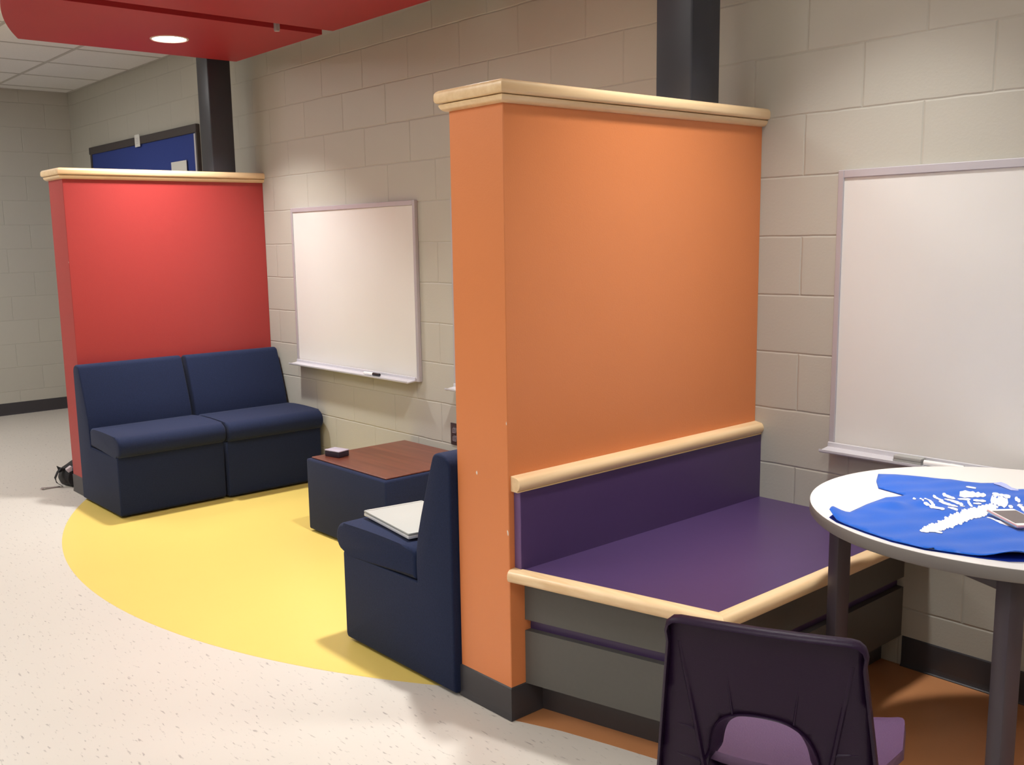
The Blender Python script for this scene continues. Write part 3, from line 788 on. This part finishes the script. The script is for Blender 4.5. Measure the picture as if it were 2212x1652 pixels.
STROKES = [[(0.525, -0.625), (0.538, -0.635), (0.529, -0.611), (0.517, -0.6)], [(0.535, -0.608), (0.565, -0.65), (0.562, -0.636), (0.532, -0.593)], [(0.545, -0.604), (0.6, -0.663), (0.595, -0.645), (0.539, -0.584)], [(0.548, -0.562), (0.594, -0.604), (0.587, -0.582), (0.54, -0.539)], [(0.557, -0.528), (0.6, -0.549), (0.591, -0.525), (0.548, -0.503)], [(0.582, -0.57), (0.641, -0.596), (0.633, -0.573), (0.573, -0.546)], [(0.592, -0.673), (0.636, -0.687), (0.627, -0.663), (0.582, -0.648)], [(0.588, -0.613), (0.642, -0.628), (0.635, -0.607), (0.579, -0.592)], [(0.63, -0.656), (0.659, -0.666), (0.651, -0.644), (0.622, -0.634)], [(0.572, -0.661), (0.588, -0.662), (0.581, -0.646), (0.565, -0.645)], [(0.595, -0.513), (0.651, -0.488), (0.628, -0.431), (0.571, -0.455)], [(0.605, -0.545), (0.635, -0.54), (0.626, -0.518), (0.596, -0.523)], [(0.631, -0.551), (0.662, -0.596), (0.66, -0.581), (0.628, -0.534)], [(0.57, -0.418), (0.595, -0.417), (0.587, -0.395), (0.561, -0.396)], [(0.642, -0.539), (0.668, -0.527), (0.662, -0.512), (0.635, -0.524)], [(0.651, -0.56), (0.667, -0.551), (0.662, -0.538), (0.646, -0.547)], [(0.639, -0.608), (0.65, -0.603), (0.644, -0.591), (0.633, -0.596)], [(0.661, -0.649), (0.679, -0.654), (0.675, -0.644), (0.657, -0.639)], [(0.646, -0.439), (0.697, -0.455), (0.683, -0.414), (0.631, -0.397)], [(0.677, -0.526), (0.726, -0.549), (0.698, -0.462), (0.647, -0.437)], [(0.725, -0.536), (0.739, -0.545), (0.731, -0.517), (0.716, -0.508)], [(0.704, -0.445), (0.724, -0.463), (0.716, -0.435), (0.696, -0.417)], [(0.732, -0.502), (0.766, -0.539), (0.76, -0.514), (0.726, -0.476)], [(0.751, -0.527), (0.771, -0.552), (0.767, -0.534), (0.747, -0.508)], [(0.728, -0.481), (0.74, -0.486), (0.736, -0.473), (0.723, -0.468)], [(0.669, -0.882), (0.696, -0.894), (0.688, -0.872), (0.661, -0.859)], [(0.69, -0.871), (0.72, -0.878), (0.711, -0.856), (0.681, -0.848)], [(0.724, -0.656), (0.755, -0.681), (0.751, -0.668), (0.72, -0.642)], [(0.756, -0.683), (0.793, -0.692), (0.787, -0.675), (0.75, -0.666)], [(0.792, -0.691), (0.831, -0.703), (0.826, -0.689), (0.787, -0.676)], [(0.665, -0.862), (0.698, -0.879), (0.692, -0.862), (0.659, -0.845)], [(0.662, -0.849), (0.701, -0.87), (0.695, -0.852), (0.656, -0.831)], [(0.664, -0.837), (0.701, -0.857), (0.695, -0.84), (0.658, -0.82)], [(0.662, -0.824), (0.704, -0.847), (0.698, -0.83), (0.655, -0.806)], [(0.661, -0.811), (0.705, -0.836), (0.699, -0.818), (0.655, -0.793)], [(0.667, -0.802), (0.702, -0.822), (0.696, -0.804), (0.661, -0.784)], [(0.668, -0.79), (0.703, -0.81), (0.697, -0.792), (0.661, -0.772)], [(0.659, -0.773), (0.71, -0.802), (0.704, -0.784), (0.653, -0.754)], [(0.665, -0.763), (0.707, -0.787), (0.701, -0.769), (0.659, -0.745)], [(0.665, -0.751), (0.708, -0.776), (0.702, -0.757), (0.659, -0.732)], [(0.657, -0.733), (0.715, -0.768), (0.709, -0.749), (0.651, -0.714)], [(0.663, -0.723), (0.712, -0.753), (0.706, -0.735), (0.656, -0.704)], [(0.659, -0.708), (0.716, -0.743), (0.71, -0.724), (0.652, -0.689)], [(0.663, -0.698), (0.714, -0.729), (0.708, -0.71), (0.657, -0.678)], [(0.663, -0.684), (0.716, -0.717), (0.71, -0.698), (0.656, -0.665)], [(0.669, -0.675), (0.712, -0.701), (0.706, -0.682), (0.662, -0.655)], [(0.665, -0.659), (0.716, -0.691), (0.71, -0.672), (0.658, -0.639)], [(0.664, -0.645), (0.718, -0.679), (0.712, -0.66), (0.657, -0.625)], [(0.669, -0.634), (0.716, -0.664), (0.709, -0.645), (0.662, -0.614)], [(0.668, -0.62), (0.718, -0.652), (0.712, -0.633), (0.661, -0.6)], [(0.669, -0.607), (0.717, -0.639), (0.711, -0.619), (0.663, -0.587)], [(0.677, -0.598), (0.713, -0.622), (0.706, -0.602), (0.67, -0.578)], [(0.671, -0.581), (0.719, -0.612), (0.712, -0.592), (0.664, -0.56)], [(0.674, -0.569), (0.717, -0.598), (0.711, -0.578), (0.667, -0.548)], [(0.678, -0.557), (0.715, -0.583), (0.709, -0.562), (0.672, -0.536)], [(0.682, -0.546), (0.713, -0.567), (0.707, -0.546), (0.676, -0.525)]]
bm = bmesh.new()
for q in STROKES:
    if any(not inside(pt, OUT) for pt in q): continue
    a, b, c, d = [Vector(pt) for pt in q]
    L = (b-a).length; k = max(2, int(L/0.006)); rows = []
    for i in range(k+1):
        t_ = i/k
        p0 = a+(b-a)*t_; p1 = d+(c-d)*t_
        mid = (p0+p1)/2; tap = 1.0 if 0 < i < k else 0.55
        wob = 1+0.22*math.sin(i*2.7+a.x*900)
        p0 = mid+(p0-mid)*tap*wob; p1 = mid+(p1-mid)*tap*wob
        rows.append([bm.verts.new((pp.x-0.70, pp.y+0.65, shirt_h(pp.x, pp.y)+0.0031)) for pp in (p0, mid, p1)])
    for A, B in zip(rows, rows[1:]):
        for j in range(2): bm.faces.new([A[j], A[j+1], B[j+1], B[j]])
o = fin(bm, 'print', M['print'], sh); o['label'] = 'white scattered lettering print'
md = o.modifiers.new('ink', 'SOLIDIFY'); md.thickness = 0.0003
# collar lining standing up at the neck
bm = bmesh.new()
a_ = [(0.592,-0.292,0.004),(0.612,-0.300,0.011),(0.632,-0.316,0.012),(0.652,-0.330,0.008),(0.668,-0.322,0.004)]
rows = []
for (x, y, z) in a_: rows.append([bm.verts.new((x-0.70, y+0.65, z)), bm.verts.new((x-0.70+0.006, y+0.65-0.020, 0.006))])
for A, B in zip(rows, rows[1:]): bm.faces.new([A[0], A[1], B[1], B[0]])
o = fin(bm, 'collar_lining', M['neck'], sh); md = o.modifiers.new('t', 'SOLIDIFY'); md.thickness = 0.001; o['label'] = 'pale collar lining'

# ------------------------------------------------------------------ phone on the shirt
t = thing('mobile_phone', 'mobile phone with pinkish edge lying on the blue t-shirt', 'phone', (0.787, -0.648, TZ+0.0108), math.radians(-40))
box('frame', M['phone_edge'], t, -0.070, 0.070, -0.034, 0.034, 0.0, 0.0075, 0.003, 3)
box('side_band', M['phone_side'], t, -0.066, 0.066, -0.0343, -0.0335, 0.0015, 0.0045)
box('bezel', M['white_plastic'], t, -0.068, 0.068, -0.032, 0.032, 0.0073, 0.0080, 0.0003, 1)
box('screen', M['phone_screen'], t, -0.052, 0.052, -0.029, 0.029, 0.0080, 0.0084)

# ------------------------------------------------------------------ purple plastic chair
cf = Vector((-0.42, 0.91)).normalized()
yaw = math.atan2(cf.y, cf.x)-math.pi/2        # local +y faces forward
t = thing('plastic_chair', 'purple moulded plastic chair seen from behind at the round table', 'chair', (0.745+cf.x*0.10, -1.62+cf.y*0.10, 0), yaw)
# local: x right, y forward, back plane from (y=-0.10,z=0.74) down, raked
tk = math.radians(12); sT, cT = math.sin(tk), math.cos(tk)
def bp(u, d, off=0.0):
    """point on the back plane: u right, d down from the top, off = towards the viewer behind"""
    return Vector((u, -0.10+d*sT-off*cT, 0.74-d*cT-off*sT))
def halfw(d): return 0.168+0.11*d if d > 0.03 else 0.168+0.11*d
bm = bmesh.new()
# outline of back with rounded upper corners, arch-shaped hand hole
R_ = 0.028; outline = []
DB = 0.385; HB = 0.335
outline += [(-(halfw(DB)), DB)]
outline += [(-halfw(0.2), 0.2), (-halfw(0.1), 0.1), (-halfw(0.05), 0.05)]
outline += [(-(0.176-R_)+R_*math.cos(math.radians(a)), R_-R_*math.sin(math.radians(a))) for a in (180, 150, 120, 90)]
outline += [(-0.08, -0.003), (0.0, -0.004), (0.08, -0.003)]
outline += [((0.176-R_)+R_*math.cos(math.radians(a)), R_-R_*math.sin(math.radians(a))) for a in (90, 60, 30, 0)]
outline += [(halfw(0.05), 0.05), (halfw(0.1), 0.1), (halfw(0.2), 0.2), (halfw(DB), DB)]
hole = [(0.086, HB), (0.083, 0.285), (0.075, 0.250), (0.060, 0.224), (0.035, 0.207), (0.0, 0.202), (-0.035, 0.206), (-0.060, 0.219), (-0.073, 0.240), (-0.081, 0.280), (-0.086, HB)]
def sheet(outline, hole, mapf, bm, step=0.016):
    co = []; ed = []
    def add(loop):
        s = len(co); L = []
        n = len(loop)
        for i in range(n):
            a, b = Vector(loop[i]), Vector(loop[(i+1) % n]); k = max(1, int((b-a).length/step))
            for j in range(k): L.append(a+(b-a)*j/k)
        co.extend(L); ed.extend([(s+i, s+(i+1) % len(L)) for i in range(len(L))])
    add(outline)
    if hole: add(hole)
    xs = [p[0] for p in outline]; ys = [p[1] for p in outline]
    x = min(xs)+step
    while x < max(xs):
        y = min(ys)+step
        while y < max(ys):
            q = (x, y)
            if inside(q, outline) and dist_to(q, outline, True) > step*0.5 and not (hole and (inside(q, hole) or dist_to(q, hole, True) < step*0.5)): co.append(Vector(q))
            y += step
        x += step
    r = delaunay_2d_cdt(co, ed, [], 0, 1e-6)
    V = [bm.verts.new(mapf(v.x, v.y)) for v in r[0]]
    for f in r[2]:
        c = sum((r[0][i] for i in f), Vector((0, 0)))/len(f)
        if inside((c.x, c.y), outline) and not (hole and inside((c.x, c.y), hole)):
            try: bm.faces.new([V[i] for i in f])
            except ValueError: pass
    for v in [v for v in bm.verts if not v.link_faces]: bm.verts.remove(v)
def curve_off(u, d):
    # back dished forwards at the sides a little
    return -0.010+0.030*(1-(u/0.19)**2)*0.6
hole_out = [(u*1.24, (0.2685+(d-0.2685)*1.28) if d < HB-0.001 else HB+0.018) for u, d in hole]
sheet(outline, hole_out, lambda u, d: bp(u, d, curve_off(u, d)), bm)
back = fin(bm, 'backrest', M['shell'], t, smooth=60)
md = back.modifiers.new('t', 'SOLIDIFY'); md.thickness = 0.005; md.offset = 0
# rolled rim around the sides and top, turned to the rear
bm = bmesh.new(); rings = []
rp = outline
rimprof = [(0.0, -0.004), (0.003, 0.006), (0.001, 0.018), (-0.004, 0.020), (-0.005, 0.006), (-0.004, -0.004)]
for i, (u, d) in enumerate(rp):
    a = Vector(rp[max(i-1, 0)]); b = Vector(rp[min(i+1, len(rp)-1)]); tg = (b-a).normalized(); nn = Vector((tg.y, -tg.x))
    if nn.dot(Vector((u, d-0.2))) < 0: nn = -nn
    rings.append([bm.verts.new(bp(u+nn.x*o_, d+nn.y*o_, curve_off(u, d)+q_)) for o_, q_ in rimprof])
for A, B in zip(rings, rings[1:]):
    for i in range(len(rimprof)): bm.faces.new([A[i], B[i], B[(i+1) % len(rimprof)], A[(i+1) % len(rimprof)]])
bm.faces.new(rings[0]); bm.faces.new(rings[-1][::-1])
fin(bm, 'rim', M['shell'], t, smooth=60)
# moulded ribs on the rear of the back
def rib(p0, p1, wd=0.003, ht=0.007):
    bm = bmesh.new()
    a, b = Vector(p0), Vector(p1); tg = (b-a).normalized(); nn = Vector((-tg.y, tg.x))*wd
    k = 8; rows = []
    for i in range(k+1):
        c = a+(b-a)*i/k; hh = ht*(0.25+0.75*i/k)
        rows.append([bm.verts.new(bp(c.x+s*nn.x, c.y+s*nn.y, curve_off(c.x, c.y)+q)) for s, q in ((1.6, 0.0), (0.6, hh), (-0.6, hh), (-1.6, 0.0))])
    for A, B in zip(rows, rows[1:]):
        for j in range(3): bm.faces.new([A[j], A[j+1], B[j+1], B[j]])
        bm.faces.new([A[3], A[0], B[0], B[3]])
    bm.faces.new(rows[0]); bm.faces.new(rows[-1][::-1])
    fin(bm, 'moulded_rib', M['shell'], back, smooth=50)
for s in (-1, 1):
    rib((s*0.152, 0.055), (s*0.112, 0.330), 0.004, 0.012)
    rib((s*0.066, 0.085), (s*0.055, 0.190), 0.002, 0.006)
    rib((s*0.172, 0.243), (s*0.125, 0.248)); rib((s*0.176, 0.315), (s*0.120, 0.320))
# recessed collar round the hand hole
bm = bmesh.new()
def loft(loop, k=6):
    out = []
    n = len(loop)
    for i in range(n):
        p0, p1, p2, p3 = [Vector(loop[j % n]) for j in (i-1, i, i+1, i+2)]
        for q in range(k):
            t_ = q/k
            out.append(0.5*((2*p1)+(p2-p0)*t_+(2*p0-5*p1+4*p2-p3)*t_*t_+(3*p1-p0-3*p2+p3)*t_**3))
    return out
A_ = loft(hole_out); B_ = loft(hole)
rA = [bm.verts.new(bp(p.x, p.y, curve_off(p.x, p.y)+0.002)) for p in A_]
rA2 = [bm.verts.new(bp(p.x*0.985, p.y+0.002, curve_off(p.x, p.y)+0.005)) for p in A_]
rM = [bm.verts.new(bp((p.x*0.35+q.x*0.65), (p.y*0.35+q.y*0.65), curve_off(q.x, q.y)-0.012)) for p, q in zip(A_, B_)]
rB = [bm.verts.new(bp(p.x, p.y, curve_off(p.x, p.y)-0.022)) for p in B_]
for R1, R2 in ((rA, rA2), (rA2, rM), (rM, rB)):
    n_ = len(R1)
    for i in range(n_): bm.faces.new([R1[i], R1[(i+1) % n_], R2[(i+1) % n_], R2[i]])
col = fin(bm, 'hand_hole_collar', M['shell'], t, smooth=60)
md = col.modifiers.new('t', 'SOLIDIFY'); md.thickness = 0.004; md.offset = 0
# seat pan: dished, waterfall front, wings up at the sides
bm = bmesh.new()
SY0, SY1, SZc = -0.040, 0.338, 0.420
nu, nv = 20, 22; grid = []
for j in range(nv+1):
    v = j/nv; row = []
    y = SY0+(SY1-SY0)*v
    wv = 0.182+0.053*min(1, v*2.2) - 0.075*(1-math.sqrt(max(0.0, 1-max(0, (v-0.78)/0.22)**2)))
    for i in range(nu+1):
        u = -1+2*i/nu
        z = SZc-0.014*math.sin(math.pi*min(1, v*1.05))*(1-u*u)+0.016*abs(u)**5-0.040*max(0, (v-0.80)/0.20)**2
        z += 0.028*max(0, 1-v/0.12)**2
        row.append(bm.verts.new((u*wv, y+0.045*u*u*(1-v)**3, z)))
    grid.append(row)
for j in range(nv):
    for i in range(nu): bm.faces.new([grid[j][i], grid[j][i+1], grid[j+1][i+1], grid[j+1][i]])
# turned-down skirt
edge = [grid[0][i] for i in range(nu+1)]+[grid[j][nu] for j in range(1, nv+1)]+[grid[nv][i] for i in range(nu-1, -1, -1)]+[grid[j][0] for j in range(nv-1, 0, -1)]
low = [bm.verts.new((v.co.x*1.012, v.co.y+(0.003 if v.co.y > 0.3 else 0), v.co.z-0.020)) for v in edge]
k = len(edge)
for i in range(k): bm.faces.new([edge[i], edge[(i+1) % k], low[(i+1) % k], low[i]])
seat = fin(bm, 'seat', M['shell_lit'], t, smooth=60)
md = seat.modifiers.new('t', 'SOLIDIFY'); md.thickness = 0.005; md.offset = -1
for s in (-1, 1):
    bm = bmesh.new(); tube(bm, [(s*0.150, 0.27, 0.392), (s*0.175, 0.285, 0.36), (s*0.195, 0.31, 0.20), (s*0.212, 0.325, 0.014)], 0.0125, 12)
    lg = fin(bm, 'leg', M['chrome'], t, smooth=50)
    bm = bmesh.new(); cyl(bm, (s*0.2125, 0.3255, 0.010), 0.016, 0.020, 16); fin(bm, 'foot', M['black_glide'], lg)
    bm = bmesh.new(); tube(bm, [(s*0.150, 0.02, 0.392), (s*0.175, 0.0, 0.36), (s*0.195, -0.06, 0.20), (s*0.212, -0.125, 0.014)], 0.0125, 12)
    lg = fin(bm, 'leg', M['chrome'], t, smooth=50)
    bm = bmesh.new(); cyl(bm, (s*0.2125, -0.1265, 0.010), 0.016, 0.020, 16); fin(bm, 'foot', M['black_glide'], lg)
bm = bmesh.new()
for yy in (0.02, 0.27): tube(bm, [(-0.15, yy, 0.392), (0.15, yy, 0.392)], 0.011, 12)
for s in (-1, 1): tube(bm, [(s*0.145, 0.02, 0.392), (s*0.145, 0.27, 0.392)], 0.011, 12)
fin(bm, 'underframe', M['chrome'], t, smooth=50)

# ------------------------------------------------------------------ backpack behind the red partition
t = thing('backpack', 'slumped black backpack on the floor behind the red partition', 'backpack', (-4.42, -1.00, 0))
bm = bmesh.new()
ret = bmesh.ops.create_cube(bm, size=1.0)
bmesh.ops.subdivide_edges(bm, edges=bm.edges[:], cuts=11, use_grid_fill=True)
for v in bm.verts:
    q = v.co.lerp(v.co.normalized()*0.60, 0.32)
    y = q.y*0.42-0.018; x = q.x*0.20+0.000
    hgt = 0.098+0.040*min(1.0, max(0.0, (y+0.22)/0.12))
    z = (q.z+0.5)*hgt
    n1 = 0.007*math.sin(31*y+17*z+5*x); n2 = 0.006*math.sin(26*x+37*z); n3 = 0.007*math.sin(23*y+21*x)
    v.co = Vector((x+n1, y+n2, max(0.002, z+(n3 if z > 0.03 else 0))))
fin(bm, 'bag_body', M['bag'], t, smooth=60)
def strip(name, m, pts_, w_, parent, th=0.003):
    bm = bmesh.new(); rows = []
    for i, p in enumerate(pts_):
        p = Vector(p); q = Vector(pts_[min(i+1, len(pts_)-1)]); r0 = Vector(pts_[max(i-1, 0)])
        tg = (q-r0).normalized(); sd = tg.cross(Vector((0, 0, 1)))
        if sd.length < 0.05: sd = Vector((1, 0, 0))
        sd.normalize(); rows.append([bm.verts.new(p-sd*w_/2), bm.verts.new(p+sd*w_/2)])
    for A, B in zip(rows, rows[1:]): bm.faces.new([A[0], A[1], B[1], B[0]])
    o = fin(bm, name, m, parent, smooth=60); md = o.modifiers.new('t', 'SOLIDIFY'); md.thickness = th
    return o
strip('shoulder_strap', M['bag'], [(0.03, -0.205, 0.105), (0.03, -0.240, 0.118), (0.03, -0.262, 0.095), (0.03, -0.280, 0.060), (0.03, -0.268, 0.028), (0.03, -0.240, 0.006)], 0.030, t)
bm = bmesh.new()
vs = [bm.verts.new(p_) for p_ in ((0.02, -0.262, 0.132), (0.03, -0.215, 0.100), (0.02, -0.250, 0.085), (0.0, -0.235, 0.100))]
for f_ in ((0, 1, 2), (0, 2, 3), (0, 3, 1), (1, 3, 2)): bm.faces.new([vs[i_] for i_ in f_])
fin(bm, 'flap_corner', M['bag'], t)
o = strip('strap_tail', M['strap_end'], [(0.03, -0.255, 0.005), (0.02, -0.300, 0.006), (0.02, -0.335, 0.009), (0.025, -0.352, 0.014), (0.03, -0.362, 0.006)], 0.022, t); o['label'] = 'thin grey strap tail on the floor'
bm = bmesh.new(); bx(bm, -0.03, 0.03, -0.045, 0.045, -0.018, 0.018, 0.012, 3)
bmesh.ops.transform(bm, matrix=Matrix.Translation((0.075, -0.150, 0.120)) @ Matrix.Rotation(math.radians(25), 4, 'X'), verts=bm.verts[:])
o = fin(bm, 'side_pocket', M['bag_blue'], t, smooth=50); o['label'] = 'dark blue pocket'
bm = bmesh.new(); bx(bm, -0.022, 0.022, -0.045, 0.045, -0.008, 0.008, 0.006, 3)
bmesh.ops.transform(bm, matrix=Matrix.Translation((0.045, -0.140, 0.140)) @ Matrix.Rotation(math.radians(28), 4, 'X'), verts=bm.verts[:])
fin(bm, 'carry_handle', M['bag'], t, smooth=50)
bm = bmesh.new(); bx(bm, -0.016, 0.016, -0.018, 0.018, -0.014, 0.014, 0.004, 2)
bmesh.ops.transform(bm, matrix=Matrix.Translation((0.075, -0.205, 0.110)) @ Matrix.Rotation(math.radians(30), 4, 'X'), verts=bm.verts[:])
o = fin(bm, 'tag', M['tag'], t, smooth=40); o['label'] = 'pale tag'
